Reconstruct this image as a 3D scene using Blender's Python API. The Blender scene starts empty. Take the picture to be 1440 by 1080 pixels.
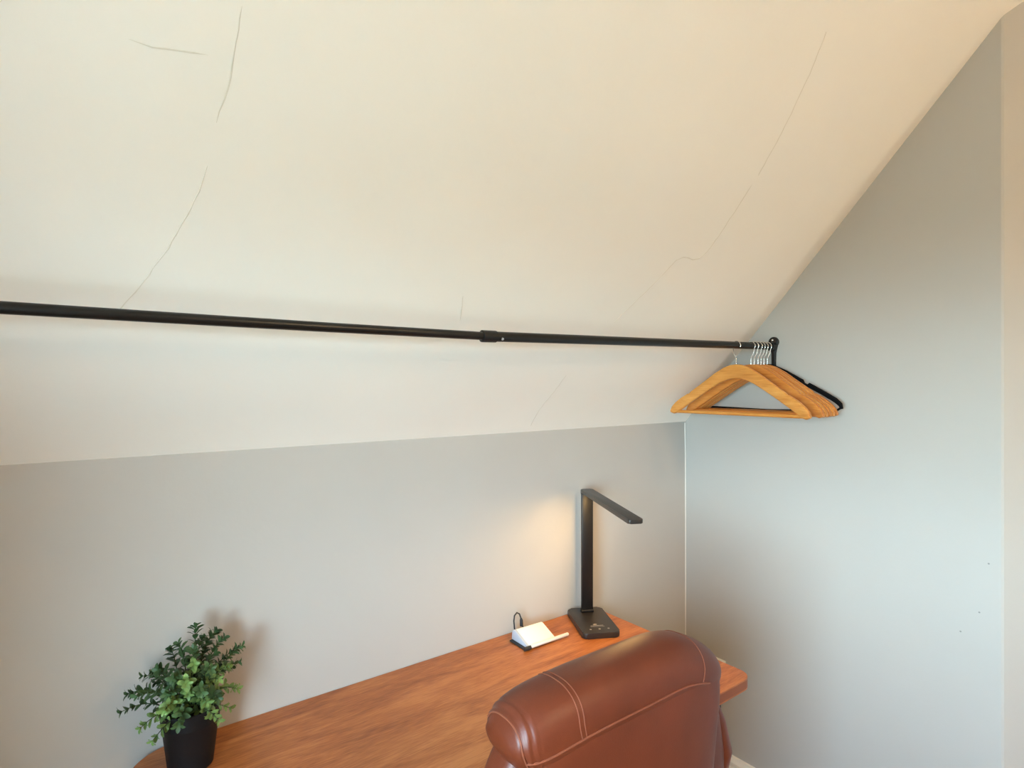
import bpy, bmesh, math, random
from mathutils import Vector, Matrix, noise

# ------------------------------------------------------------------ camera, world, light, exposure
scene = bpy.context.scene
C = scene.collection
PI = math.pi
CAM_Z = 1.44
YAW = math.radians(37.3)

cam_data = bpy.data.cameras.new('camera')
cam_data.sensor_width = 36.0
cam_data.lens = 815.0 / 1440.0 * 36.0
cam_data.clip_start = 0.02
cam = bpy.data.objects.new('camera', cam_data)
C.objects.link(cam)
cam.location = (0, 0, CAM_Z)
cam.rotation_euler = (PI / 2, 0, -YAW)
scene.camera = cam

world = bpy.data.worlds.new('overcast_sky')
scene.world = world
world.use_nodes = True
wn = world.node_tree
bg = wn.nodes['Background']
SKY_STRENGTH = 43.0
tcw = wn.nodes.new('ShaderNodeTexCoord'); sxyz = wn.nodes.new('ShaderNodeSeparateXYZ'); rmp = wn.nodes.new('ShaderNodeValToRGB')
mpr = wn.nodes.new('ShaderNodeMapRange')
mpr.inputs['From Min'].default_value = -1.0; mpr.inputs['From Max'].default_value = 1.0
wn.links.new(tcw.outputs['Generated'], sxyz.inputs[0]); wn.links.new(sxyz.outputs['Z'], mpr.inputs['Value'])
wn.links.new(mpr.outputs[0], rmp.inputs['Fac']); wn.links.new(rmp.outputs['Color'], bg.inputs['Color'])
el = rmp.color_ramp.elements            # bright hazy sky over sunlit lawn and trees
el[0].position = 0.44; el[0].color = (0.100, 0.128, 0.108, 1)
el[1].position = 0.50; el[1].color = (0.60, 0.88, 1.0, 1)
for p_, c_ in ((0.57, (0.50, 0.72, 0.86, 1)), (0.68, (0.33, 0.50, 0.66, 1)), (1.0, (0.22, 0.38, 0.58, 1))):
    e_ = el.new(p_); e_.color = c_
bg.inputs['Strength'].default_value = SKY_STRENGTH

# unseen window in the left wall, its form invented to bring in the daylight; a light portal guides the sky's samples
WIN_X, WIN_Y0, WIN_Y1, WIN_Z0, WIN_Z1 = -0.42, -0.55, 0.42, 0.78, 1.68
pl = bpy.data.lights.new('window_portal', 'AREA')
pl.shape = 'RECTANGLE'; pl.size = WIN_Z1 - WIN_Z0; pl.size_y = WIN_Y1 - WIN_Y0
pl.cycles.is_portal = True
po = bpy.data.objects.new('window_portal', pl); C.objects.link(po)
po.location = (WIN_X - 0.315, (WIN_Y0 + WIN_Y1) / 2, (WIN_Z0 + WIN_Z1) / 2)
po.rotation_euler = (0, -PI / 2, 0)

LAMP_POWER = 66.0      # glow of the room's ceiling globe (built with the fixture)
LED_POWER = 44.0       # glow of the desk lamp's strip (built with the lamp)

vs = scene.view_settings
vs.view_transform = 'Standard'; vs.look = 'None'; vs.gamma = 1.0; vs.use_curve_mapping = False
vs.exposure = 0.42

# ------------------------------------------------------------------ helpers
def srgb(r, g, b):
    def l(c):
        c /= 255.0
        return c / 12.92 if c <= 0.04045 else ((c + 0.055) / 1.055) ** 2.4
    return (l(r), l(g), l(b), 1)

def mat(name, col, rough=0.5, metal=0.0, spec=0.5, **kw):
    m = bpy.data.materials.new(name); m.use_nodes = True
    b = m.node_tree.nodes['Principled BSDF']
    b.inputs['Base Color'].default_value = col
    b.inputs['Roughness'].default_value = rough
    b.inputs['Metallic'].default_value = metal
    b.inputs['Specular IOR Level'].default_value = spec
    for k, v in kw.items():
        b.inputs[k.replace('_', ' ')].default_value = v
    return m

def add_noise(m, scale=(8, 8, 8), amount=0.1, bump=0.0, bump_scale=60, detail=4, bump_dist=0.002):
    """mottles the base colour a little and adds fine relief, in object space"""
    nt = m.node_tree; N = nt.nodes; L = nt.links
    b = N['Principled BSDF']
    tc = N.new('ShaderNodeTexCoord')
    mp = N.new('ShaderNodeMapping'); mp.inputs['Scale'].default_value = scale
    L.new(tc.outputs['Object'], mp.inputs['Vector'])
    nz = N.new('ShaderNodeTexNoise'); nz.inputs['Detail'].default_value = detail; nz.inputs['Scale'].default_value = 1
    L.new(mp.outputs['Vector'], nz.inputs['Vector'])
    if amount > 0:
        c = b.inputs['Base Color'].default_value[:]
        r = N.new('ShaderNodeValToRGB')
        r.color_ramp.elements[0].position = 0.3; r.color_ramp.elements[1].position = 0.7
        r.color_ramp.elements[0].color = tuple(x * (1 - amount) for x in c[:3]) + (1,)
        r.color_ramp.elements[1].color = tuple(min(1, x * (1 + amount)) for x in c[:3]) + (1,)
        L.new(nz.outputs['Fac'], r.inputs['Fac']); L.new(r.outputs['Color'], b.inputs['Base Color'])
    if bump > 0:
        n2 = N.new('ShaderNodeTexNoise'); n2.inputs['Scale'].default_value = bump_scale; n2.inputs['Detail'].default_value = 3
        L.new(tc.outputs['Object'], n2.inputs['Vector'])
        bp = N.new('ShaderNodeBump'); bp.inputs['Strength'].default_value = bump; bp.inputs['Distance'].default_value = bump_dist
        L.new(n2.outputs['Fac'], bp.inputs['Height']); L.new(bp.outputs['Normal'], b.inputs['Normal'])
    return m

def wood_mat(name, dark, mid, light, rough, axis=0, s=1.0, bump=0.05, fig=1.6):
    m = mat(name, mid, rough)
    nt = m.node_tree; N = nt.nodes; L = nt.links; b = N['Principled BSDF']
    tc = N.new('ShaderNodeTexCoord')
    # long soft figure
    mp = N.new('ShaderNodeMapping')
    sc = [16 * s] * 3; sc[axis] = fig * s
    mp.inputs['Scale'].default_value = sc
    L.new(tc.outputs['Object'], mp.inputs['Vector'])
    n1 = N.new('ShaderNodeTexNoise'); n1.inputs['Scale'].default_value = 1; n1.inputs['Detail'].default_value = 6; n1.inputs['Distortion'].default_value = 1.2
    L.new(mp.outputs['Vector'], n1.inputs['Vector'])
    # fine pores
    mp2 = N.new('ShaderNodeMapping')
    sc2 = [260 * s] * 3; sc2[axis] = 7 * fig * s
    mp2.inputs['Scale'].default_value = sc2
    L.new(tc.outputs['Object'], mp2.inputs['Vector'])
    n2 = N.new('ShaderNodeTexNoise'); n2.inputs['Scale'].default_value = 1; n2.inputs['Detail'].default_value = 3
    L.new(mp2.outputs['Vector'], n2.inputs['Vector'])
    mx = N.new('ShaderNodeMath'); mx.operation = 'MULTIPLY_ADD'; mx.inputs[1].default_value = 0.45
    L.new(n2.outputs['Fac'], mx.inputs[0]); 
    m3 = N.new('ShaderNodeMath'); m3.operation = 'MULTIPLY'; m3.inputs[1].default_value = 0.62
    L.new(n1.outputs['Fac'], m3.inputs[0]); L.new(m3.outputs[0], mx.inputs[2])
    r = N.new('ShaderNodeValToRGB')
    e = r.color_ramp.elements
    e[0].position = 0.38; e[0].color = dark
    e[1].position = 0.68; e[1].color = light
    k = e.new(0.52); k.color = mid
    L.new(mx.outputs[0], r.inputs['Fac']); L.new(r.outputs['Color'], b.inputs['Base Color'])
    bp = N.new('ShaderNodeBump'); bp.inputs['Strength'].default_value = bump; bp.inputs['Distance'].default_value = 0.001
    L.new(n2.outputs['Fac'], bp.inputs['Height']); L.new(bp.outputs['Normal'], b.inputs['Normal'])
    return m

def emit_mat(name, col, strength):
    m = bpy.data.materials.new(name); m.use_nodes = True
    nt = m.node_tree; nt.nodes.clear()
    e = nt.nodes.new('ShaderNodeEmission'); o = nt.nodes.new('ShaderNodeOutputMaterial')
    e.inputs['Color'].default_value = col; e.inputs['Strength'].default_value = strength
    nt.links.new(e.outputs[0], o.inputs[0])
    return m

def glass_mat(name):
    m = bpy.data.materials.new(name); m.use_nodes = True
    nt = m.node_tree; N = nt.nodes; N.clear()
    t = N.new('ShaderNodeBsdfTransparent'); g = N.new('ShaderNodeBsdfGlossy'); g.inputs['Roughness'].default_value = 0.02
    mx = N.new('ShaderNodeMixShader'); o = N.new('ShaderNodeOutputMaterial')
    mx.inputs[0].default_value = 0.05; nt.links.new(t.outputs[0], mx.inputs[1]); nt.links.new(g.outputs[0], mx.inputs[2])
    nt.links.new(mx.outputs[0], o.inputs[0])
    return m

def tag(o, label=None, cat=None, group=None, kind=None):
    if label: o['label'] = label
    if cat: o['category'] = cat
    if group: o['group'] = group
    if kind: o['kind'] = kind
    return o

def empty(name, loc=(0, 0, 0), rz=0.0):
    o = bpy.data.objects.new(name, None); C.objects.link(o)
    o.location = loc; o.rotation_euler = (0, 0, rz); o.empty_display_size = 0.05
    return o

def link(name, me, m, parent=None, smooth=False, angle=None):
    o = bpy.data.objects.new(name, me); C.objects.link(o)
    if m is not None: me.materials.append(m)
    if parent is not None: o.parent = parent
    if smooth:
        for p in me.polygons: p.use_smooth = True
        if angle:
            try: me.set_sharp_from_angle(angle=math.radians(angle))
            except Exception: pass
    return o

def from_bm(name, bm, m, parent=None, smooth=False, angle=None, loc=None):
    bmesh.ops.recalc_face_normals(bm, faces=bm.faces)
    me = bpy.data.meshes.new(name); bm.to_mesh(me); bm.free()
    o = link(name, me, m, parent, smooth, angle)
    if loc: o.location = loc
    return o

def from_data(name, v, f, m, parent=None, smooth=False, angle=None):
    me = bpy.data.meshes.new(name); me.from_pydata([tuple(p) for p in v], [], f); me.update()
    return link(name, me, m, parent, smooth, angle)

def bm_box(bm, x0, x1, y0, y1, z0, z1):
    r = bmesh.ops.create_cube(bm, size=1.0)
    bmesh.ops.scale(bm, vec=(x1 - x0, y1 - y0, z1 - z0), verts=r['verts'])
    bmesh.ops.translate(bm, vec=((x0 + x1) / 2, (y0 + y1) / 2, (z0 + z1) / 2), verts=r['verts'])
    return r['verts']

def box(name, x0, x1, y0, y1, z0, z1, m, parent=None, bevel=0.0, seg=2):
    bm = bmesh.new(); bm_box(bm, x0, x1, y0, y1, z0, z1)
    if bevel: bmesh.ops.bevel(bm, geom=bm.edges[:], offset=bevel, segments=seg, profile=0.5, affect='EDGES')
    return from_bm(name, bm, m, parent, smooth=bevel > 0, angle=40)

def tube_data(path, r, n=12, caps=True):
    """swept circle along a list of points; r a number or a list; returns verts, faces"""
    P = [Vector(p) for p in path]; k = len(P)
    R = r if isinstance(r, (list, tuple)) else [r] * k
    T = []
    for i in range(k):
        a = P[max(i - 1, 0)]; b = P[min(i + 1, k - 1)]
        T.append((b - a).normalized())
    up = Vector((0, 0, 1)) if abs(T[0].z) < 0.9 else Vector((1, 0, 0))
    nrm = (up - T[0] * up.dot(T[0])).normalized()
    v = []; f = []
    for i in range(k):
        nrm = (nrm - T[i] * nrm.dot(T[i])).normalized()
        bi = T[i].cross(nrm)
        for j in range(n):
            a = 2 * PI * j / n
            v.append(P[i] + (nrm * math.cos(a) + bi * math.sin(a)) * R[i])
    for i in range(k - 1):
        for j in range(n):
            f.append((i * n + j, i * n + (j + 1) % n, (i + 1) * n + (j + 1) % n, (i + 1) * n + j))
    if caps:
        f.append(tuple(reversed(range(n)))); f.append(tuple(range((k - 1) * n, k * n)))
    return v, f

def tube(name, path, r, m, parent=None, n=12):
    v, f = tube_data(path, r, n)
    return from_data(name, v, f, m, parent, True, 50)

def lathe(name, prof, m, parent=None, n=40, loc=None, angle=35):
    v = []; f = []
    for (r, z) in prof:
        for j in range(n):
            a = 2 * PI * j / n
            v.append((r * math.cos(a), r * math.sin(a), z))
    for i in range(len(prof) - 1):
        for j in range(n):
            f.append((i * n + j, i * n + (j + 1) % n, (i + 1) * n + (j + 1) % n, (i + 1) * n + j))
    o = from_data(name, v, f, m, parent, True, angle)
    if loc: o.location = loc
    return o

def prism(outline, z0, z1):
    """bmesh: polygon outline (x,y) extruded from z0 to z1"""
    bm = bmesh.new()
    a = [bm.verts.new((x, y, z0)) for x, y in outline]
    b = [bm.verts.new((x, y, z1)) for x, y in outline]
    n = len(outline)
    bm.faces.new(list(reversed(a))); bm.faces.new(b)
    for i in range(n):
        bm.faces.new((a[i], a[(i + 1) % n], b[(i + 1) % n], b[i]))
    return bm

def round_rect(x0, x1, y0, y1, radii, seg=8):
    """counter-clockwise outline; radii for corners (x0y0, x1y0, x1y1, x0y1)"""
    out = []
    for (cx, cy, r, a0) in ((x0, y0, radii[0], PI), (x1, y0, radii[1], 1.5 * PI), (x1, y1, radii[2], 0), (x0, y1, radii[3], 0.5 * PI)):
        ox = cx + r if cx == x0 else cx - r
        oy = cy + r if cy == y0 else cy - r
        for i in range(seg + 1):
            a = a0 + (PI / 2) * i / seg
            out.append((ox + r * math.cos(a), oy + r * math.sin(a)))
    return out

def bevel_rims(bm, offset, seg=3):
    """bevels only the edges of the top and bottom outline of a prism"""
    es = [e for e in bm.edges if len(e.link_faces) == 2 and any(len(f.verts) > 4 for f in e.link_faces)]
    bmesh.ops.bevel(bm, geom=es, offset=offset, segments=seg, profile=0.5, affect='EDGES')

def spow(c, e): return math.copysign(abs(c) ** e, c)

def superbox(a, b, c, e1=0.35, e2=0.35, nu=40, nv=24):
    v = []; f = []
    for i in range(nv + 1):
        p = -PI / 2 + PI * i / nv
        for j in range(nu):
            t = 2 * PI * j / nu
            v.append(Vector((a * spow(math.cos(p), e1) * spow(math.cos(t), e2),
                             b * spow(math.cos(p), e1) * spow(math.sin(t), e2),
                             c * spow(math.sin(p), e1))))
    for i in range(nv):
        for j in range(nu):
            f.append((i * nu + j, i * nu + (j + 1) % nu, (i + 1) * nu + (j + 1) % nu, (i + 1) * nu + j))
    return v, f

def sstep(a, b, x):
    t = max(0.0, min(1.0, (x - a) / (b - a)))
    return t * t * (3 - 2 * t)

# ------------------------------------------------------------------ materials
M = {}
M['wall'] = add_noise(mat('wall_paint', srgb(190, 186, 180), 0.62, spec=0.3), (3, 3, 3), 0.02, 0.12, 90)
M['ceil'] = add_noise(mat('ceiling_paint', srgb(250, 247, 239), 0.6, spec=0.3), (3, 3, 3), 0.015, 0.12, 70)
M['crack'] = mat('plaster_crack', srgb(234, 229, 217), 0.8, spec=0.2)
M['scuff'] = mat('grey_scuff', srgb(142, 140, 136), 0.8)
M['trim'] = mat('white_gloss_trim', srgb(240, 236, 228), 0.35)
M['floor'] = wood_mat('floor_wood', srgb(120, 82, 54), srgb(156, 112, 76), srgb(176, 132, 92), 0.4, axis=1)
M['desk'] = wood_mat('cherry_veneer', srgb(142, 76, 34), srgb(174, 101, 49), srgb(196, 124, 68), 0.36, axis=0, s=1.3, fig=3.4)
M['desk_edge'] = mat('desk_edge_band', srgb(142, 76, 36), 0.4)
M['black_metal'] = mat('black_metal', (0.006, 0.006, 0.006, 1), 0.34, spec=0.4)
M['black_satin'] = mat('black_satin', (0.007, 0.006, 0.006, 1), 0.4, spec=0.4)
M['lamp_grey'] = mat('anthracite_lamp_top', (0.03, 0.024, 0.021, 1), 0.36, spec=0.5)
M['icon'] = mat('grey_print', srgb(170, 160, 150), 0.5)
M['chrome'] = mat('bright_steel_wire', (0.8, 0.78, 0.75, 1), 0.18, 1.0)
M['hanger'] = wood_mat('hanger_wood', srgb(196, 120, 46), srgb(216, 146, 68), srgb(228, 164, 88), 0.35, axis=1, s=1.5)
M['hanger_dark'] = wood_mat('hanger_wood_darker', srgb(188, 108, 40), srgb(206, 130, 56), srgb(220, 148, 74), 0.35, axis=1, s=1.5)
M['black_cloth'] = mat('black_flocking', (0.006, 0.006, 0.007, 1), 0.9, spec=0.1)
M['leather'] = add_noise(mat('brown_leather', srgb(100, 43, 23), 0.43, spec=0.42), (14, 14, 14), 0.1, 0.25, 420, bump_dist=0.0006)
M['stitch'] = mat('leather_piping', srgb(130, 70, 48), 0.45)
M['chair_metal'] = mat('chair_black_plastic', (0.015, 0.015, 0.016, 1), 0.4)
M['pot'] = add_noise(mat('black_plastic_pot', (0.006, 0.006, 0.007, 1), 0.55, spec=0.3), (30, 30, 30), 0.1)
M['soil'] = add_noise(mat('dark_soil', (0.02, 0.014, 0.01, 1), 0.95), (90, 90, 90), 0.5, 0.8, 200)
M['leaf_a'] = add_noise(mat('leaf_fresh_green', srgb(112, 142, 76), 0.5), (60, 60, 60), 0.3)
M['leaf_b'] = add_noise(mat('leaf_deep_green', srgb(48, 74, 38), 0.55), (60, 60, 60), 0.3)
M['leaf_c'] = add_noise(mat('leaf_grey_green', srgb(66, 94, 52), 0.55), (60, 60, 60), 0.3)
M['stem'] = mat('plant_stem', srgb(62, 74, 40), 0.7)
M['white_plastic'] = mat('white_plastic', srgb(244, 242, 236), 0.35)
M['grey_plastic'] = mat('pale_grey_plastic', srgb(196, 202, 214), 0.4)  # outlet sockets; also carries the shade on the stand's left end
M['dark_rubber'] = mat('dark_rubber', (0.02, 0.02, 0.022, 1), 0.6)
M['glass'] = glass_mat('window_glass')
M['led'] = emit_mat('led_diffuser', (1.0, 0.60, 0.20, 1), LED_POWER)
M['globe'] = emit_mat('lamp_globe_glow', (1.0, 0.70, 0.41, 1), LAMP_POWER)

# ------------------------------------------------------------------ the room
WB = 1.3014          # knee wall (y)
WR = 1.789           # right wall (x)
WL = -0.42           # left wall (x)
WF = -2.3            # wall behind the camera (y)
ZK = CAM_Z - 0.1373  # top of the knee wall
SL = 1.13            # rise of the sloped ceiling
ZC = 2.50            # flat ceiling
YC = WB - (ZC - ZK) / SL
FY = 0.395           # where the right wall starts to flare
FX, FY2 = 1.99, 0.235

o = box('floor', WL - 0.1, FX + 0.1, WF - 0.1, WB + 0.1, -0.1, 0.0, M['floor'])
tag(o, 'brown wooden floor below the desk', 'floor', kind='structure')

o = box('wall_back', WL - 0.1, WR + 0.2, WB, WB + 0.12, 0.0, ZK + 0.004, M['wall'])
tag(o, 'low grey knee wall behind the desk', 'wall', kind='structure')

# sloped ceiling: hand-plastered, so a fine grid that waves a little
def ceil_relief(x, y, t):
    """how far the plaster stands proud of the ceiling plane; it thins out to a soft hollow at the right wall"""
    w = 0.10 * (1 - sstep(0.45, 0.95, t)) + 0.010
    near = (1 - min(1.0, max(0.0, (WR - x) / w))) ** 1.35
    d = 0.028 * sstep(0.0, 0.2, t) * (1 - sstep(0.45, 0.95, t)) * (1 - near)
    n = noise.noise(Vector((x * 2.1, y * 2.3, 3.1))) * 0.0035 + noise.noise(Vector((x * 6.0, y * 6.0, 9.1))) * 0.0009
    return d + n * sstep(0.0, 0.06, t) * sstep(0, 0.05, 1 - t)
v = []; f = []
xs = [WL - 0.05 + (WR + 0.10 - WL) * i / 220 for i in range(221)]
xs += [WR + 0.08 + 0.03 * i for i in range(1, 8)]
nt_ = 70
for i, x in enumerate(xs):
    for j in range(nt_ + 1):
        t = -0.035 + 1.07 * j / nt_
        y = WB + (YC - WB) * t
        z = ZK + (ZC - ZK) * t
        n = ceil_relief(x, y, t)
        v.append((x, y - n * 0.749, z - n * 0.663))
k = nt_ + 1
for i in range(len(xs) - 1):
    for j in range(nt_):
        f.append((i * k + j, i * k + j + 1, (i + 1) * k + j + 1, (i + 1) * k + j))
slope = from_data('ceiling', v, f, M['ceil'], None, True)
tag(slope, 'off-white sloped plaster ceiling with hairline joints', 'ceiling', kind='structure')
sm = slope.modifiers.new('thickness', 'SOLIDIFY'); sm.thickness = 0.05; sm.offset = 1

def ceil_pt(x, y, off=0.0):
    z = ZK + SL * (WB - y)
    n = ceil_relief(x, y, (WB - y) / (WB - YC))
    n += off
    return (x, y - n * 0.749, z - n * 0.663)

random.seed(4)
def crack(pts, w):
    P = []
    for i in range(len(pts) - 1):
        (x0, y0), (x1, y1) = pts[i], pts[i + 1]
        m_ = max(2, int(math.hypot(x1 - x0, (y1 - y0) * 1.5) / 0.012))
        for q in range(m_):
            t = q / m_
            P.append((x0 + (x1 - x0) * t + random.uniform(-1, 1) * 0.0012, y0 + (y1 - y0) * t))
    P.append(pts[-1])
    v = []; f = []
    for i, (x, y) in enumerate(P):
        a = P[max(i - 1, 0)]; b = P[min(i + 1, len(P) - 1)]
        dx, dy = b[0] - a[0], (b[1] - a[1]) * 1.509
        l = math.hypot(dx, dy) or 1
        px, py = -dy / l, dx / l / 1.509
        ww = w * random.uniform(0.5, 1.2) * (0.25 if i in (0, len(P) - 1) else 1)
        v.append(ceil_pt(x - px * ww, y - py * ww, 0.0002))
        v.append(ceil_pt(x, y, 0.0011))
        v.append(ceil_pt(x + px * ww, y + py * ww, 0.0002))
    for i in range(len(P) - 1):
        f.append((i * 3, i * 3 + 1, i * 3 + 4, i * 3 + 3)); f.append((i * 3 + 1, i * 3 + 2, i * 3 + 5, i * 3 + 4))
    return from_data('plaster_crack', v, f, M['crack'], slope, True)

crack([(0.163, 0.765), (0.162, 0.80), (0.159, 0.83), (0.152, 0.86)], 0.0009)
crack([(0.148, 0.90), (0.139, 0.935), (0.117, 0.981), (0.086, 1.029), (0.053, 1.072)], 0.0009)
crack([(0.054, 0.814), (0.075, 0.815), (0.09, 0.813), (0.133, 0.808)], 0.0009)
crack([(1.200, 0.55), (1.226, 0.598), (1.252, 0.674), (1.262, 0.739)], 0.0010)
crack([(1.262, 0.755), (1.262, 0.80), (1.260, 0.85), (1.256, 0.872), (1.245, 0.886), (1.225, 0.891), (1.205, 0.8895), (1.185, 0.890), (1.166, 0.898), (1.150, 0.93), (1.137, 0.953), (1.112, 0.99), (1.09, 1.027)], 0.0012)
crack([(0.646, 1.047), (0.638, 1.03), (0.627, 1.007)], 0.0010)
crack([(1.045, 1.285), (1.039, 1.25), (1.038, 1.232), (1.041, 1.19), (1.04, 1.146)], 0.0009)

o = box('ceiling', WL - 0.1, FX + 0.1, WF - 0.1, YC + 0.004, ZC, ZC + 0.1, M['ceil'])
tag(o, 'flat white ceiling above the slope', 'ceiling', kind='structure')

# right wall: straight, then a bevelled outward flare towards the room
def wall_strip(name, pts, z1, thick, m):
    """vertical wall along plan points, interior on the left-hand side of travel towards -y"""
    v = []; f = []
    n = len(pts)
    for (x, y) in pts: v += [(x, y, 0.0), (x, y, z1(x, y)), (x + thick, y + thick * 0.0, z1(x, y)), (x + thick, y, 0.0)]
    for i in range(n - 1):
        a, b = i * 4, (i + 1) * 4
        for q in range(4): f.append((a + q, a + (q + 1) % 4, b + (q + 1) % 4, b + q))
    f.append((0, 3, 2, 1)); f.append(((n - 1) * 4, (n - 1) * 4 + 1, (n - 1) * 4 + 2, (n - 1) * 4 + 3))
    bm = bmesh.new(); me = bpy.data.meshes.new(name); me.from_pydata(v, [], f); bm.from_mesh(me); bpy.data.meshes.remove(me)
    return from_bm(name, bm, m)
def ztop(x, y): return min(ZC + 0.01, ZK + SL * (WB - y) + 0.07)
wpts = [(WR, WB + 0.02)] + [(WR, WB - 0.08 * i) for i in range(1, 11)] + [(WR, FY + 0.003), (WR + 0.003, FY - 0.002)]
wpts += [(FX - 0.01, FY2 + 0.006), (FX, FY2 - 0.02), (FX, WF)]
o = wall_strip('wall_right', wpts, ztop, 0.12, M['wall'])
tag(o, 'light grey right wall below the sloped ceiling', 'wall', kind='structure')
wall_right = o

o = box('wall_front', WL - 0.1, FX + 0.1, WF - 0.12, WF, 0.0, ZC, M['wall'])
tag(o, 'grey wall across the room from the desk', 'wall', kind='structure')

# left wall with the window opening
bm = bmesh.new()
T = 0.32
bm_box(bm, WL - T, WL, WF, WIN_Y0, 0, ZC)
bm_box(bm, WL - T, WL, WIN_Y1, WB + 0.02, 0, ZC)
bm_box(bm, WL - T, WL, WIN_Y0, WIN_Y1, 0, WIN_Z0)
bm_box(bm, WL - T, WL, WIN_Y0, WIN_Y1, WIN_Z1, ZC)
o = from_bm('wall_left', bm, M['wall'])
tag(o, 'grey left wall with the window', 'wall', kind='structure')

win = empty('window_1', (WL - 0.22, (WIN_Y0 + WIN_Y1) / 2, WIN_Z0))
tag(win, 'unseen white two-sash window in the left wall', 'window', kind='structure')
hw = (WIN_Y1 - WIN_Y0) / 2; hh = WIN_Z1 - WIN_Z0
for (y0, y1, z0, z1) in ((-hw, hw, 0, 0.045), (-hw, hw, hh - 0.045, hh), (-hw, -hw + 0.045, 0.045, hh - 0.045), (hw - 0.045, hw, 0.045, hh - 0.045), (-hw + 0.045, hw - 0.045, hh / 2 - 0.02, hh / 2 + 0.02)):
    box('window_frame', -0.03, 0.03, y0, y1, z0, z1, M['trim'], win, 0.003, 1)
for z0, z1 in ((0.045, hh / 2 - 0.02), (hh / 2 + 0.02, hh - 0.045)):
    box('pane', -0.003, 0.003, -hw + 0.045, hw - 0.045, z0, z1, M['glass'], win)
box('window_sill', 0.03, 0.24, -hw, hw, 0.0, 0.02, M['trim'], win, 0.004, 2)

# baseboards with a stepped moulding profile (depth from the wall, height)
prof = [(0.0, 0.0), (0.019, 0.0), (0.019, 0.118), (0.0165, 0.122), (0.0165, 0.126), (0.020, 0.130), (0.020, 0.140), (0.0125, 0.146), (0.0125, 0.152),
        (0.0155, 0.156), (0.0155, 0.164), (0.011, 0.172), (0.009, 0.179), (0.0, 0.180)]
def sweep_base(name, p0, p1, inward):
    v = []; f = []
    for (x, y) in (p0, p1):
        for (d, z) in prof: v.append((x + inward[0] * d, y + inward[1] * d, z))
    n = len(prof)
    for i in range(n - 1): f.append((i, i + 1, n + i + 1, n + i))
    f.append(tuple(range(n))); f.append(tuple(reversed(range(n, 2 * n))))
    bm = bmesh.new(); me = bpy.data.meshes.new(name); me.from_pydata(v, [], f); bm.from_mesh(me); bpy.data.meshes.remove(me)
    return from_bm(name, bm, M['trim'])
o = sweep_base('baseboard_right', (WR, WB - 0.02), (WR, FY + 0.02), (-1, 0))
tag(o, 'white moulded baseboard along the right wall', 'baseboard', kind='structure')
o = sweep_base('baseboard_back', (WL + 0.001, WB), (WR - 0.001, WB), (0, -1))
tag(o, 'white moulded baseboard under the knee wall', 'baseboard', kind='structure')

o = sweep_base('baseboard_left', (WL, WF + 0.001), (WL, WB - 0.022), (1, 0))
tag(o, 'white moulded baseboard along the left wall', 'baseboard', kind='structure')
fl = math.hypot(FX - WR, FY - FY2); fnx, fny = -(FY - FY2) / fl, -(FX - WR) / fl
o = sweep_base('baseboard_flare', (WR + 0.004, FY - 0.002), (FX - 0.012, FY2 + 0.008), (fnx, fny))
tag(o, 'white moulded baseboard on the angled wall corner', 'baseboard', kind='structure')

# caulk bead down the inside corner
o = tube('trim_1', [(WR - 0.0005, WB - 0.0005, 0.185), (WR - 0.0005, WB - 0.0005, 0.9), (WR - 0.002, WB - 0.001, 1.18), (WR - 0.005, WB - 0.001, ZK - 0.004)], 0.0018, M['trim'], None, 8)
tag(o, 'thin white caulk line in the wall corner', 'trim', kind='structure')

# small scuffs on the right wall
for (y, z) in ((0.4215, 1.0), (0.478, 0.815), (0.44, 0.875)):
    bm = bmesh.new(); bmesh.ops.create_circle(bm, cap_ends=True, radius=0.0022, segments=8)
    bmesh.ops.rotate(bm, verts=bm.verts, matrix=Matrix.Rotation(-PI / 2, 3, 'Y')); 
    bmesh.ops.translate(bm, verts=bm.verts, vec=(WR - 0.0006, y, z))
    from_bm('scuff_mark', bm, M['scuff'], wall_right)

# wall outlet behind the desk end
out = empty('wall_outlet', (WR, 1.172, 0.432))
tag(out, 'white wall outlet plate on the right wall beyond the desk end', 'outlet')
box('cover_plate', -0.006, -0.0003, -0.036, 0.036, -0.058, 0.058, M['white_plastic'], out, 0.002, 2)
for z in (-0.022, 0.022):
    bm = prism(round_rect(-0.016, 0.016, -0.014, 0.014, (0.010,) * 4, 5), 0, 0.003)
    bmesh.ops.rotate(bm, verts=bm.verts, matrix=Matrix.Rotation(-PI / 2, 3, 'Y'))
    bmesh.ops.translate(bm, verts=bm.verts, vec=(-0.005, 0, z))
    from_bm('socket', bm, M['grey_plastic'], out)

# unseen globe behind the camera, its form invented to give the warm room light
gl = empty('ceiling_light', (1.25, -1.55, ZC))
tag(gl, 'unseen round frosted globe light on the flat ceiling', 'light')
lathe('canopy', [(0.0, -0.0005), (0.075, -0.0005), (0.075, -0.018), (0.05, -0.03), (0.03, -0.06), (0.0, -0.06)], M['trim'], gl)
gv, gf = superbox(0.12, 0.12, 0.11, 1, 1, 32, 16)
o = from_data('globe', [p + Vector((0, 0, -0.165)) for p in gv], gf, M['globe'], gl, True)

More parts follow.
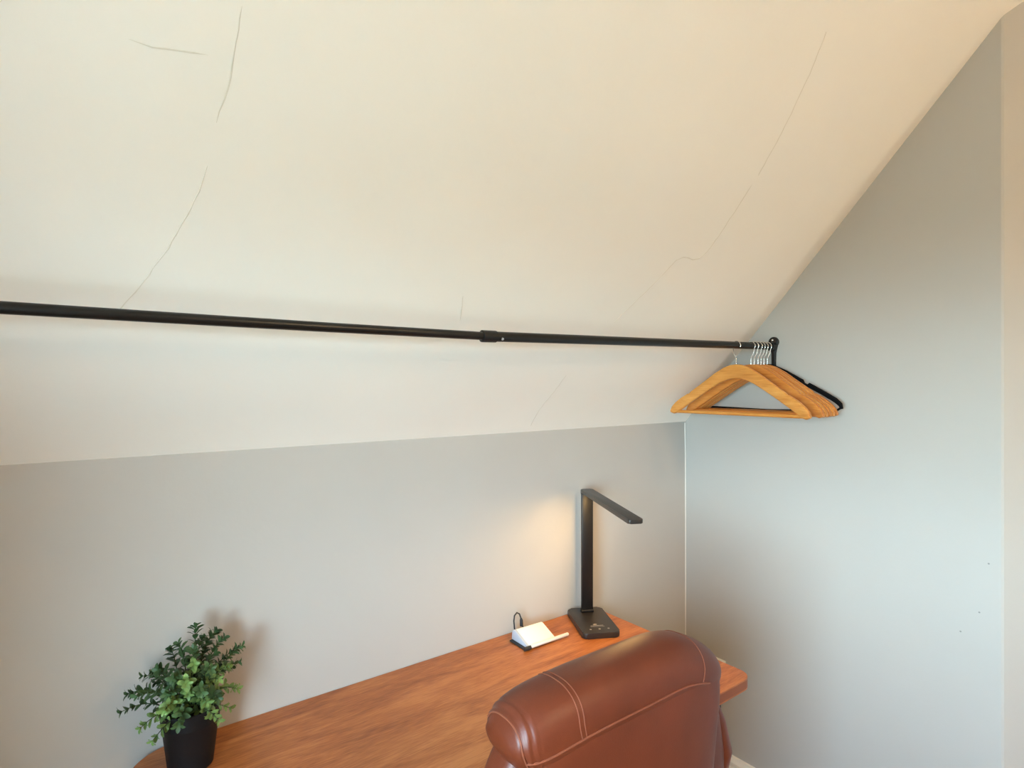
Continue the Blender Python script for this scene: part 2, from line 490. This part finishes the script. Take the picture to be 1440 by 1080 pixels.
# ------------------------------------------------------------------ desk
DZ = CAM_Z - 0.70
dx0, dx1, dy0, dy1 = 0.078, 1.306, 0.757, WB - 0.0015
desk = empty('desk', ((dx0 + dx1) / 2, (dy0 + dy1) / 2, 0))
tag(desk, 'long cherry-brown wooden desk against the knee wall', 'desk')
ox, oy = desk.location.x, desk.location.y
ol = round_rect(dx0 - ox, dx1 - ox, dy0 - oy, dy1 - oy, (0.085, 0.035, 0.012, 0.085), 10)
bm = prism(ol, DZ - 0.026, DZ); bevel_rims(bm, 0.003, 2)
top = from_bm('desktop', bm, M['desk'], desk, True, 40)
ol2 = round_rect(dx0 - ox - 0.0, dx1 - ox + 0.0, dy0 - oy - 0.0, dy1 - oy, (0.085, 0.035, 0.012, 0.085), 10)
# edge band around the top
v = []; f = []
for (x, y) in ol2:
    l = math.hypot(x, y)
    v += [(x * (1 + 0.0006 / l), y * (1 + 0.0006 / l), DZ - 0.0225), (x * (1 + 0.0006 / l), y * (1 + 0.0006 / l), DZ - 0.0035)]
n = len(ol2)
for i in range(n): f.append((2 * i, 2 * ((i + 1) % n), 2 * ((i + 1) % n) + 1, 2 * i + 1))
from_data('edge_band', v, f, M['desk_edge'], top, True)
for sx in (-1, 1):
    for sy in (-1, 1):
        x = sx * ((dx1 - dx0) / 2 - 0.09); y = sy * ((dy1 - dy0) / 2 - 0.06)
        box('leg', x - 0.02, x + 0.02, y - 0.02, y + 0.02, 0.0005, DZ - 0.026, M['black_metal'], desk, 0.003, 1)
box('rear_rail', -(dx1 - dx0) / 2 + 0.11, (dx1 - dx0) / 2 - 0.11, (dy1 - dy0) / 2 - 0.07, (dy1 - dy0) / 2 - 0.05, DZ - 0.08, DZ - 0.026, M['black_metal'], desk, 0.002, 1)

# ------------------------------------------------------------------ clothes rod
ry = 0.965
rod = empty('clothes_rod', (0.68, ry, CAM_Z + 0.097))
tag(rod, 'long black metal clothes rod below the sloped ceiling', 'clothes rod')
zr = 0.0225
def zrod(x): return CAM_Z + 0.097 + zr * max(0.0, (x - 0.68)) / (1.77 - 0.68)
tube('inner_tube', [(WL + 0.02 - 0.68, 0, -0.001), (-0.35, 0, -0.0015), (0.03, 0, 0)], 0.0083, M['black_metal'], rod, 20)
tube('outer_tube', [(-0.012, 0, -0.0005), (0.3, 0, zr * 0.3 / 1.09), (1.09, 0, zr)], 0.0105, M['black_metal'], rod, 20)
tube('collar', [(-0.022, 0, -0.0006), (-0.021, 0, -0.0006), (0.012, 0, 0), (0.013, 0, 0)], [0.0108, 0.0122, 0.0122, 0.0108], M['black_satin'], rod, 20)
tube('set_screw', [(0.022, -0.0095, -0.004), (0.022, -0.0125, -0.0055)], 0.003, M['chrome'], rod, 10)
for side, X in ((1, WR), (-1, WL)):
    s = -side
    zc = zr if side > 0 else -0.001
    # plate on the wall: round head with a strap running down
    pts = []
    R = 0.0165; hz = zc + 0.014
    for i in range(15):
        a = math.radians(-40 + 260 * i / 14)
        pts.append((R * math.cos(a), hz + R * math.sin(a)))
    pts += [(-0.0068, zc - 0.02), (-0.006, zc - 0.078), (0.0, zc - 0.083), (0.006, zc - 0.078), (0.0068, zc - 0.02)]
    bm = bmesh.new()
    a = [bm.verts.new((X - 0.68 + s * 0.0005, y, z)) for y, z in pts]; b = [bm.verts.new((X - 0.68 + s * 0.008, y, z)) for y, z in pts]
    bm.faces.new(a); bm.faces.new(list(reversed(b)))
    for i in range(len(pts)): bm.faces.new((a[i], b[i], b[(i + 1) % len(pts)], a[(i + 1) % len(pts)]))
    bmesh.ops.recalc_face_normals(bm, faces=bm.faces)
    es = [e for e in bm.edges if any(len(q.verts) > 4 for q in e.link_faces) and all((vv.co.x - (X - 0.68 + s * 0.008)) ** 2 < 1e-8 for vv in e.verts)]
    bmesh.ops.bevel(bm, geom=es, offset=0.002, segments=2, profile=0.5, affect='EDGES')
    br = from_bm('wall_bracket', bm, M['black_satin'], rod, True, 40)
    tube('socket_cup', [(X - 0.68 + s * 0.006, 0, zc), (X - 0.68 + s * 0.030, 0, zc)], 0.0135, M['black_satin'], br, 20)
    gv, gf = superbox(0.0022, 0.0042, 0.0042, 1, 1, 12, 8)
    from_data('screw', [p + Vector((X - 0.68 + s * 0.0085, 0.002, hz + 0.006)) for p in gv], gf, M['chrome'], br, True)

# ------------------------------------------------------------------ hangers
def hanger_outline():
    topc = [(0, -0.057), (0.018, -0.0585), (0.04, -0.066), (0.07, -0.083), (0.10, -0.104), (0.13, -0.1245), (0.152, -0.1395), (0.157, -0.1455), (0.163, -0.1462),
            (0.185, -0.159), (0.205, -0.174), (0.217, -0.187), (0.222, -0.198)]
    bot = [(0.2205, -0.207), (0.213, -0.2115), (0.203, -0.209), (0.19, -0.2005), (0.165, -0.183), (0.13, -0.160), (0.09, -0.1345), (0.055, -0.114), (0.03, -0.1035), (0.012, -0.0995), (0, -0.099)]
    half = topc + bot
    left = [(-x, z) for x, z in reversed(half) if x > 0]
    return half + left

def bend(y, k=0.012): return -k * (y / 0.222) ** 2

def make_hanger(m, label, group, hs=1):
    """hangs at the rod axis: local y runs along the hanger's width, x is its thickness"""
    t = empty('wooden_hanger'); tag(t, label, 'hanger', group)
    half = hanger_outline()
    nh = (len(half) + 2) // 2
    top_ = half[:13]; bot_ = list(reversed(half[13:24]))
    # body as cross-sections along the width, rounded rectangles between lower and upper edge
    def interp(tab, y):
        y = abs(y)
        for i in range(len(tab) - 1):
            if tab[i][0] <= y <= tab[i + 1][0]:
                q = (y - tab[i][0]) / ((tab[i + 1][0] - tab[i][0]) or 1)
                return tab[i][1] + (tab[i + 1][1] - tab[i][1]) * q
        return tab[-1][1]
    ys = sorted(set([p[0] for p in top_] + [0.01, 0.03, 0.055, 0.085, 0.115, 0.142, 0.174, 0.195, 0.2115]))
    ys = [-y for y in reversed(ys) if y > 0] + ys
    v = []; f = []
    th = 0.0062
    ring = 12
    for y in ys:
        zt = interp(top_, y); zb = interp(bot_, y) if abs(y) <= 0.2205 else -0.207
        if abs(y) > 0.2: zb = min(zb, zt - 0.008)
        w = th * (1.0 + 0.15 * (abs(y) / 0.222))
        r = min(0.004, (zt - zb) * 0.4)
        cx = bend(y)
        sec = [(-w + r, zb), (-w + r * .3, zb + r * .3), (-w, zb + r), (-w, zt - r), (-w + r * .3, zt - r * .3), (-w + r, zt),
               (w - r, zt), (w - r * .3, zt - r * .3), (w, zt - r), (w, zb + r), (w - r * .3, zb + r * .3), (w - r, zb)]
        for (x, z) in sec: v.append((x + cx, y, z))
    for i in range(len(ys) - 1):
        for j in range(ring):
            f.append((i * ring + j, i * ring + (j + 1) % ring, (i + 1) * ring + (j + 1) % ring, (i + 1) * ring + j))
    f.append(tuple(range(ring))); f.append(tuple(reversed(range((len(ys) - 1) * ring, len(ys) * ring))))
    bm = bmesh.new(); me = bpy.data.meshes.new('tmp'); me.from_pydata(v, [], f); bm.from_mesh(me); bpy.data.meshes.remove(me)
    from_bm('shoulder_arms', bm, m, t, True, 45)
    tube('trouser_bar', [(bend(0.2), -0.206, -0.2035), (bend(0.2), 0.206, -0.2035)], 0.0052, m, t, 12)
    hk = []
    hk += [(0, 0, -0.062), (0, 0, -0.040), (0, 0.0015, -0.036), (0, 0.009, -0.022)]
    for i in range(16):
        a = math.radians(-38 + 238 * i / 15)
        hk.append((0, 0.0136 * math.cos(a), -0.0016 + 0.0136 * math.sin(a)))
    tube('wire_hook', [(0, hs * y, z) for _, y, z in hk], 0.0014, M['chrome'], t, 8)
    return t

def copy_tree(o, parent=None):
    c = o.copy(); C.objects.link(c)
    if parent is not None: c.parent = parent
    for ch in o.children: copy_tree(ch, c)
    return c

GH = 'wooden hangers at the right end of the rod'
proto = make_hanger(M['hanger'], 'honey-coloured wooden hanger hanging nearest the desk, apart from the rest', GH)
proto2 = make_hanger(M['hanger_dark'], 'wooden hanger second from the front on the clothes rod', GH, -1)
proto3 = make_hanger(M['hanger'], 'wooden hanger third from the front on the clothes rod', GH, -1)
specs = [  # x, yaw degrees, flipped, darker, label
    (1.572, 0.5, False, False, 'honey-coloured wooden hanger hanging in front, apart from the others'),
    (1.652, -1.0, True, True, 'wooden hanger second from the front on the clothes rod'),
    (1.671, -0.6, True, False, 'wooden hanger third from the front on the clothes rod'),
    (1.692, -0.2, True, True, 'wooden hanger fourth from the front on the clothes rod'),
    (1.709, 0.3, True, False, 'wooden hanger fifth from the front on the clothes rod'),
    (1.7265, 0.8, True, True, 'wooden hanger closest to the black hanger on the clothes rod')]
usedp = set()
for (x, yaw, flip, dark, lab) in specs:
    src = proto if not flip else (proto2 if dark else proto3)
    if src.name not in usedp: h = src; usedp.add(src.name)
    else: h = copy_tree(src)
    h.location = (x, ry, zrod(x)); h.rotation_euler = (0, 0, math.radians(yaw))
    h['label'] = lab

# the thin black hanger at the back
bh = empty('black_hanger', (1.7465, ry, zrod(1.7465)))
tag(bh, 'thin black hanger hung last, against the wall bracket', 'hanger')
for s in (1, -1):
    path = [(0, 0, -0.062), (0, s * 0.02, -0.066), (0, s * 0.06, -0.084), (0, s * 0.110, -0.112), (0, s * 0.1145, -0.119), (0, s * 0.124, -0.124), (0, s * 0.128, -0.1215), (0, s * 0.17, -0.145), (0, s * 0.205, -0.166), (0, s * 0.218, -0.178), (0, s * 0.222, -0.19)]
    v, f = tube_data(path, [0.007, 0.007, 0.007, 0.0068, 0.0045, 0.0045, 0.0072, 0.0072, 0.0072, 0.0066, 0.004], 10)
    v = [Vector((p.x * 0.55, p.y, p.z)) for p in v]
    from_data('arm', v, f, M['black_cloth'], bh, True, 60)
tube('lower_bar', [(0, -0.219, -0.187), (0, -0.205, -0.197), (0, 0, -0.201), (0, 0.205, -0.197), (0, 0.219, -0.187)], 0.0032, M['black_cloth'], bh, 8)
hk = [(0, 0, -0.060), (0, 0, -0.040), (0, 0.0015, -0.036), (0, 0.009, -0.022)]
for i in range(16):
    a = math.radians(-38 + 238 * i / 15)
    hk.append((0, 0.0136 * math.cos(a), -0.0016 + 0.0136 * math.sin(a)))
tube('wire_hook', [(0, -y, z) for _, y, z in hk], 0.0014, M['chrome'], bh, 8)

# ------------------------------------------------------------------ desk lamp
LROT = math.radians(-28)         # local -y is the lamp's front
lamp = empty('desk_lamp', (1.206, 1.197, DZ + 0.0003), LROT)
tag(lamp, 'slim black folding desk lamp with a lit bar head', 'desk lamp')
bm = prism(round_rect(-0.0535, 0.0535, -0.091, 0.091, (0.013,) * 4, 6), 0, 0.016); bevel_rims(bm, 0.004, 3)
base = from_bm('base', bm, M['lamp_grey'], lamp, True, 40)
bm = prism(round_rect(-0.0515, 0.0515, -0.089, 0.089, (0.012,) * 4, 6), -0.0002, 0.0045)
from_bm('rubber_foot', bm, M['dark_rubber'], base)
# printed touch marks on the base: three icons, a small emblem and two faint lines
for i, x in enumerate((-0.026, 0.0, 0.026)):
    bm = bmesh.new(); bmesh.ops.create_circle(bm, cap_ends=True, radius=0.0032, segments=12)
    bmesh.ops.translate(bm, verts=bm.verts, vec=(x, -0.066, 0.01625)); from_bm('touch_icon', bm, M['icon'], base)
bm = bmesh.new(); bmesh.ops.create_circle(bm, cap_ends=True, radius=0.0045, segments=5)
bmesh.ops.scale(bm, verts=bm.verts, vec=(1.5, 0.8, 1)); bmesh.ops.translate(bm, verts=bm.verts, vec=(-0.004, -0.035, 0.01625)); from_bm('emblem', bm, M['icon'], base)
for (y, x0, x1, h) in ((-0.043, -0.019, 0.018, 0.0022), (-0.050, -0.021, 0.020, 0.001)):
    box('print_line', x0, x1, y - h / 2, y + h / 2, 0.0159, 0.01625, M['icon'], base)
PY = 0.056
v, f = tube_data([(-0.0185, PY, 0.0205), (0.0185, PY, 0.0205)], 0.0075, 16)
from_data('base_hinge', v, f, M['black_satin'], lamp, True, 50)
PH = 0.372
bm = bmesh.new(); bm_box(bm, -0.0175, 0.0175, PY - 0.006, PY + 0.006, 0.018, PH)
bmesh.ops.bevel(bm, geom=bm.edges[:], offset=0.002, segments=2, profile=0.5, affect='EDGES')
from_bm('post', bm, M['black_satin'], lamp, True, 40)
v, f = tube_data([(-0.0178, PY, PH + 0.003), (0.0178, PY, PH + 0.003)], 0.0072, 16)
from_data('head_hinge', v, f, M['black_satin'], lamp, True, 50)
# the bar head reaches forward from the post
AL = 0.395
head = empty('bar_head_pivot')
bpy.data.objects.remove(head)
bm = prism(round_rect(-0.0185, 0.0185, PY - AL, PY + 0.009, (0.006,) * 4, 5), PH + 0.002, PH + 0.012); bevel_rims(bm, 0.002, 2)
hd = from_bm('bar_head', bm, M['lamp_grey'], lamp, True, 40)
box('led_strip', -0.0125, 0.0125, PY - AL + 0.02, PY - 0.07, PH + 0.0008, PH + 0.0022, M['led'], hd)

# ------------------------------------------------------------------ white phone stand with cable
st = empty('charging_stand', (1.0, 1.222, DZ + 0.0003), math.radians(-2))
tag(st, 'small white wedge-shaped charging stand left of the desk lamp', 'charger')
# wedge: low lip in front, high back; rounded upper edge
sec = [(-0.034, 0.004), (-0.034, 0.009), (0.018, 0.030), (0.024, 0.032), (0.030, 0.030), (0.034, 0.024), (0.036, 0.004)]
def wedge(name, x0, x1, m, parent, bevel=0.003):
    bm = bmesh.new()
    a = [bm.verts.new((x0, y, z)) for y, z in sec]; b = [bm.verts.new((x1, y, z)) for y, z in sec]
    bm.faces.new(a); bm.faces.new(list(reversed(b)))
    for i in range(len(sec)): bm.faces.new((a[i], b[i], b[(i + 1) % len(sec)], a[(i + 1) % len(sec)]))
    bmesh.ops.recalc_face_normals(bm, faces=bm.faces)
    if bevel: bmesh.ops.bevel(bm, geom=bm.edges[:], offset=bevel, segments=2, profile=0.5, affect='EDGES')
    return from_bm(name, bm, m, parent, True, 40)
wedge('body', -0.036, 0.054, M['white_plastic'], st, 0.0022)
wedge('shaded_side', -0.043, -0.0362, M['grey_plastic'], st, 0.001)  # left end of the white wedge, its shade put into the grey colour
box('base_with_shadow', -0.052, 0.050, -0.036, 0.034, 0.0, 0.0042, M['dark_rubber'], st, 0.0015, 1)  # dark base slab; its left overhang stands in for greyish shadow
tube('lip_bar', [(-0.034, -0.038, 0.0075), (-0.033, -0.038, 0.0075), (0.096, -0.036, 0.0075), (0.0975, -0.036, 0.0075)], [0.0035, 0.0048, 0.0048, 0.0035], M['white_plastic'], st, 12)
tube('dark_end', [(-0.055, -0.038, 0.0055), (-0.034, -0.038, 0.0055)], 0.0052, M['dark_rubber'], st, 12)  # short dark tube at the stand's front left
cab = tube('cable', [(0.000, 0.034, 0.02), (0.000, 0.046, 0.026), (0.0, 0.050, 0.042), (-0.005, 0.052, 0.058), (-0.014, 0.052, 0.0635), (-0.022, 0.052, 0.057), (-0.0235, 0.053, 0.042), (-0.020, 0.055, 0.022), (-0.016, 0.057, 0.006), (-0.014, 0.06, 0.0035), (-0.01, 0.068, 0.003)], 0.002, M['dark_rubber'], st, 8)
tube('plug', [(0.0, 0.049, 0.024), (0.0, 0.050, 0.040), (-0.001, 0.0505, 0.046)], [0.0048, 0.0045, 0.0025], M['dark_rubber'], cab, 10)

# ------------------------------------------------------------------ potted plant
PX, PYY = 0.176, 1.206
plant = empty('potted_plant', (PX, PYY, DZ + 0.0003))
tag(plant, 'small leafy green plant in a black pot on the desk', 'potted plant')
pot = lathe('pot', [(0.0, 0.0), (0.035, 0.0), (0.0372, 0.002), (0.0465, 0.080), (0.0475, 0.082), (0.0478, 0.084), (0.0505, 0.1085), (0.0505, 0.1105), (0.049, 0.112), (0.0475, 0.1105), (0.0455, 0.09), (0.0, 0.09)], M['pot'], plant, 48)
lathe('soil', [(0.0, 0.103), (0.02, 0.1035), (0.0455, 0.100), (0.0462, 0.097)], M['soil'], plant, 32)

def leaf_geo(v, f, base, d, up, L, W):
    d = d.normalized(); s = d.cross(up)
    if s.length < 1e-4: s = d.cross(Vector((1, 0, 0)))
    s.normalize(); n = s.cross(d).normalized()
    prof = [(0.0, 0.10, 0.0), (0.28, 0.72, 0.06), (0.6, 1.0, 0.06), (0.86, 0.68, 0.0), (1.0, 0.12, -0.07)]
    i0 = len(v)
    for (t, w, h) in prof:
        c = base + d * (L * t) + n * (h * L)
        v.append(c - s * (W * w * 0.5) + n * (0.10 * W * w)); v.append(c - n * 0.0); v.append(c + s * (W * w * 0.5) + n * (0.10 * W * w))
    for q in range(len(prof) - 1):
        a = i0 + q * 3
        f.append((a, a + 1, a + 4, a + 3)); f.append((a + 1, a + 2, a + 5, a + 4))

random.seed(21)
# tip positions of the sprigs relative to the pot centre (x along the wall, y towards it, z up)
tips = [(-0.105, -0.01, 0.150), (-0.085, -0.045, 0.195), (-0.055, -0.03, 0.232), (-0.072, 0.02, 0.20), (-0.03, 0.02, 0.245), (0.0, -0.02, 0.255),
        (0.012, 0.03, 0.282), (0.022, 0.01, 0.262), (0.048, 0.035, 0.255), (0.060, 0.03, 0.236), (0.080, 0.02, 0.205), (0.075, -0.02, 0.195), (0.055, -0.035, 0.20),
        (0.025, -0.05, 0.215), (-0.015, -0.065, 0.205), (-0.05, -0.075, 0.165), (0.03, -0.085, 0.165), (0.065, -0.055, 0.155), (-0.080, -0.045, 0.125), (-0.03, -0.085, 0.130),
        (0.030, -0.080, 0.112), (0.0, -0.04, 0.23), (-0.05, 0.03, 0.17), (0.04, 0.0, 0.22), (-0.095, 0.0, 0.18), (0.005, -0.08, 0.185), (0.05, -0.07, 0.125), (-0.065, -0.06, 0.098), (0.07, 0.02, 0.165), (-0.02, 0.0, 0.262), (0.035, -0.055, 0.19), (-0.035, -0.05, 0.215), (0.015, -0.065, 0.15), (-0.06, 0.0, 0.215), (0.06, 0.0, 0.18), (-0.01, -0.05, 0.17), (0.045, 0.02, 0.265), (-0.045, -0.06, 0.19), (0.0, 0.02, 0.20), (0.02, -0.03, 0.185), (-0.03, -0.02, 0.19), (0.088, 0.01, 0.215)]
for ti, tp in enumerate(tips):
    tip = Vector(tp); tip.z = 0.099 + (tip.z - 0.099) * 0.77
    b0 = Vector((tip.x * 0.22 + random.uniform(-.008, .008), tip.y * 0.22 + random.uniform(-.008, .008), 0.099))
    ctrl = b0 + Vector((tip.x * 0.25, tip.y * 0.25, (tip.z - 0.099) * 0.75 + 0.02))
    path = []
    for i in range(9):
        t = i / 8
        path.append(b0 * (1 - t) ** 2 + ctrl * 2 * t * (1 - t) + tip * t * t)
    tv, tf = tube_data(path, [0.0014 - 0.0008 * i / 8 for i in range(9)], 5)
    st_ = from_data('stem', tv, tf, M['stem'], plant, True)
    lv = []; lf = []
    length = sum((path[i + 1] - path[i]).length for i in range(8))
    nn = max(6, int(length / 0.0105))
    for q in range(nn + 1):
        t = 0.18 + 0.82 * q / nn
        i = min(7, int(t * 8)); fr = t * 8 - i
        p = path[i].lerp(path[i + 1], fr); tan = (path[i + 1] - path[i]).normalized()
        sd = tan.cross(Vector((0, 0, 1)));
        if sd.length < 0.05: sd = Vector((1, 0, 0))
        sd.normalize(); s2 = tan.cross(sd)
        a0 = q * PI / 2 + random.uniform(-.3, .3)
        last = q >= nn - 1
        cnt = 4 if last else 2
        for w in range(cnt):
            a = a0 + w * 2 * PI / cnt
            outd = sd * math.cos(a) + s2 * math.sin(a)
            d = outd + tan * random.uniform(0.45, 0.9) * (1.2 if last else 1)
            L = random.uniform(0.0135, 0.0205) * (0.8 if last else 1) * (0.85 + 0.3 * (1 - t))
            end = p + d.normalized() * L
            if end.y + PYY > WB - 0.004: continue
            leaf_geo(lv, lf, p, d, tan, L, L * random.uniform(0.46, 0.6))
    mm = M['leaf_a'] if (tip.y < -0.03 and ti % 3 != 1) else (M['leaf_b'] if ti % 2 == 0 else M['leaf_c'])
    lo = from_data('leaves', lv, lf, mm, st_, True)
    lo['kind'] = 'stuff'

# ------------------------------------------------------------------ office chair
CX = 0.748
chair = empty('office_chair', (CX, 0.95, 0))
tag(chair, 'brown leather office chair pushed up to the desk', 'office chair')
CY = 0.95
def pt(x, y, z): return Vector((x, y - CY, z))

# padded front of the backrest, wider towards the middle
v, f = superbox(1, 1, 1, 0.5, 0.5, 64, 40)
vv = []
for p in v:
    z = 0.70 + p.z * 0.265
    w = 0.250 + 0.060 * sstep(0.93, 0.70, z) - 0.04 * sstep(0.6, 0.44, z)
    x = p.x * w
    y = 0.700 + p.y * (0.046 if p.y > 0 else 0.05) - 0.012 * (abs(p.x) ** 2) * 0.0
    vv.append(pt(x, y, z))
bmesh_f = f
from_data('backrest', vv, f, M['leather'], chair, True)

# rear shell: slightly bulged panel, narrowing downwards
v, f = superbox(1, 1, 1, 0.35, 0.35, 64, 40)
vv = []
for p in v:
    z = 0.70 + p.z * 0.245
    w = 0.205 + 0.036 * sstep(0.68, 0.92, z) - 0.04 * sstep(0.70, 0.46, z)
    x = p.x * w
    y = 0.656 + p.y * 0.034 - (0.012 * (1 - p.x * p.x) if p.y < 0 else 0)
    vv.append(pt(x, y, z))
from_data('back_shell', vv, f, M['leather'], chair, True)

# the roll along the top, with rounded ends that droop
def roll(s, th, off=0.0):
    """s in -1..1 along the width, th angle around (0 = up, 90 deg = rear)"""
    e = max(0.0, 1 - abs(s) ** (12.0 if s < 0 else 6.0)) ** 0.45
    ry_, rz_ = 0.058, 0.056
    c = math.cos(th); sn = math.sin(th)
    ex = 0.82
    yy = -spow(sn, ex) * (ry_ * (0.25 + 0.75 * e) + off)
    zz = spow(c, ex) * (rz_ * (0.12 + 0.88 * e) + off)
    x = 0.258 * s * (1 - 0.11 * sstep(0.015, -0.055, zz))
    zc = 0.934 - (0.050 if s > 0 else 0.022) * abs(s) ** 3.2 - 0.012 * sstep(0.3, 1.0, s)
    yc = 0.668 + 0.012 * s * s
    # gathered folds at the left end
    if s < -0.84 and off == 0.0:
        amp = 0.0016 * sstep(-0.84, -0.93, s)
        q = amp * math.sin((s + 1) * 150 + th * 2.2)
        yy *= 1 + q / 0.05; zz *= 1 + q / 0.05
    return pt(x, yc + yy, zc + zz)
NS, NT = 120, 48
v = []; f = []
for i in range(NS + 1):
    s = -1 + 2 * i / NS
    s = math.sin(s * PI / 2) * 0.6 + s * 0.4
    for j in range(NT): v.append(roll(s, 2 * PI * j / NT))
for i in range(NS):
    for j in range(NT):
        f.append((i * NT + j, (i + 1) * NT + j, (i + 1) * NT + (j + 1) % NT, i * NT + (j + 1) % NT))
f.append(tuple(range(NT))); f.append(tuple(reversed(range(NS * NT, (NS + 1) * NT))))
hr = from_data('headrest_roll', v, f, M['leather'], chair, True)
# piping along the lower rear edge and twin stitched seams around the roll
TH = math.radians(100)
tube('piping', [roll(-0.955 + 1.66 * i / 60, TH, 0.0004) for i in range(61)], 0.0016, M['stitch'], hr, 6)
for s0 in (-0.60, -0.565, 0.60):
    tube('seam', [roll(s0 , math.radians(-35 + 134 * i / 30), 0.0001) for i in range(31)], 0.0009, M['stitch'], hr, 6)
tube('seam', [roll(-0.955, math.radians(-60 + 170 * i / 30), 0.0005) for i in range(31)], 0.0014, M['stitch'], hr, 6)

# seat
v, f = superbox(0.265, 0.25, 0.06, 0.5, 0.4, 56, 20)
from_data('seat', [p + pt(0, 0.965, 0.465) for p in v], f, M['leather'], chair, True)
# padded arms rising to the sides of the backrest
for sx in (-1, 1):
    path = [(sx * 0.282, 0.700, 0.80), (sx * 0.299, 0.697, 0.75), (sx * 0.311, 0.694, 0.69), (sx * 0.317, 0.705, 0.645), (sx * 0.319, 0.75, 0.622), (sx * 0.319, 0.85, 0.615), (sx * 0.319, 0.96, 0.612), (sx * 0.317, 1.01, 0.59), (sx * 0.309, 1.02, 0.54), (sx * 0.30, 1.01, 0.47), (sx * 0.25, 1.0, 0.44)]
    tube('armrest', [pt(*p) for p in path], [0.020, 0.026, 0.030, 0.031, 0.031, 0.031, 0.03, 0.028, 0.024, 0.022, 0.02], M['leather'], chair, 16)
tube('back_bar', [pt(0, 0.66, 0.52), pt(0, 0.665, 0.44), pt(0, 0.70, 0.405), pt(0, 0.90, 0.395)], 0.022, M['chair_metal'], chair, 12)
tube('gas_lift', [pt(0, 0.95, 0.10), pt(0, 0.95, 0.28), pt(0, 0.95, 0.281), pt(0, 0.95, 0.405)], [0.03, 0.03, 0.018, 0.018], M['chair_metal'], chair, 20)
tube('hub', [pt(0, 0.95, 0.075), pt(0, 0.95, 0.135)], [0.05, 0.042], M['chair_metal'], chair, 20)
for i in range(5):
    a = math.radians(18 + 72 * i)
    d = Vector((math.cos(a), math.sin(a), 0))
    lg = tube('leg', [pt(0, 0.95, 0.11) + d * 0.03, pt(0, 0.95, 0.105) + d * 0.16, pt(0, 0.95, 0.078) + d * 0.285], [0.026, 0.021, 0.016], M['chair_metal'], chair, 10)
    sd = Vector((-d.y, d.x, 0))
    for s in (-1, 1):
        c = pt(0, 0.95, 0.0285) + d * 0.285
        tube('caster', [c + sd * s * 0.006, c + sd * s * 0.009, c + sd * s * 0.022, c + sd * s * 0.025], [0.024, 0.028, 0.028, 0.024], M['dark_rubber'], lg, 20)
    tube('caster_stem', [pt(0, 0.95, 0.028) + d * 0.285, pt(0, 0.95, 0.078) + d * 0.285], 0.0055, M['chrome'], lg, 8)

bpy.context.view_layer.update()
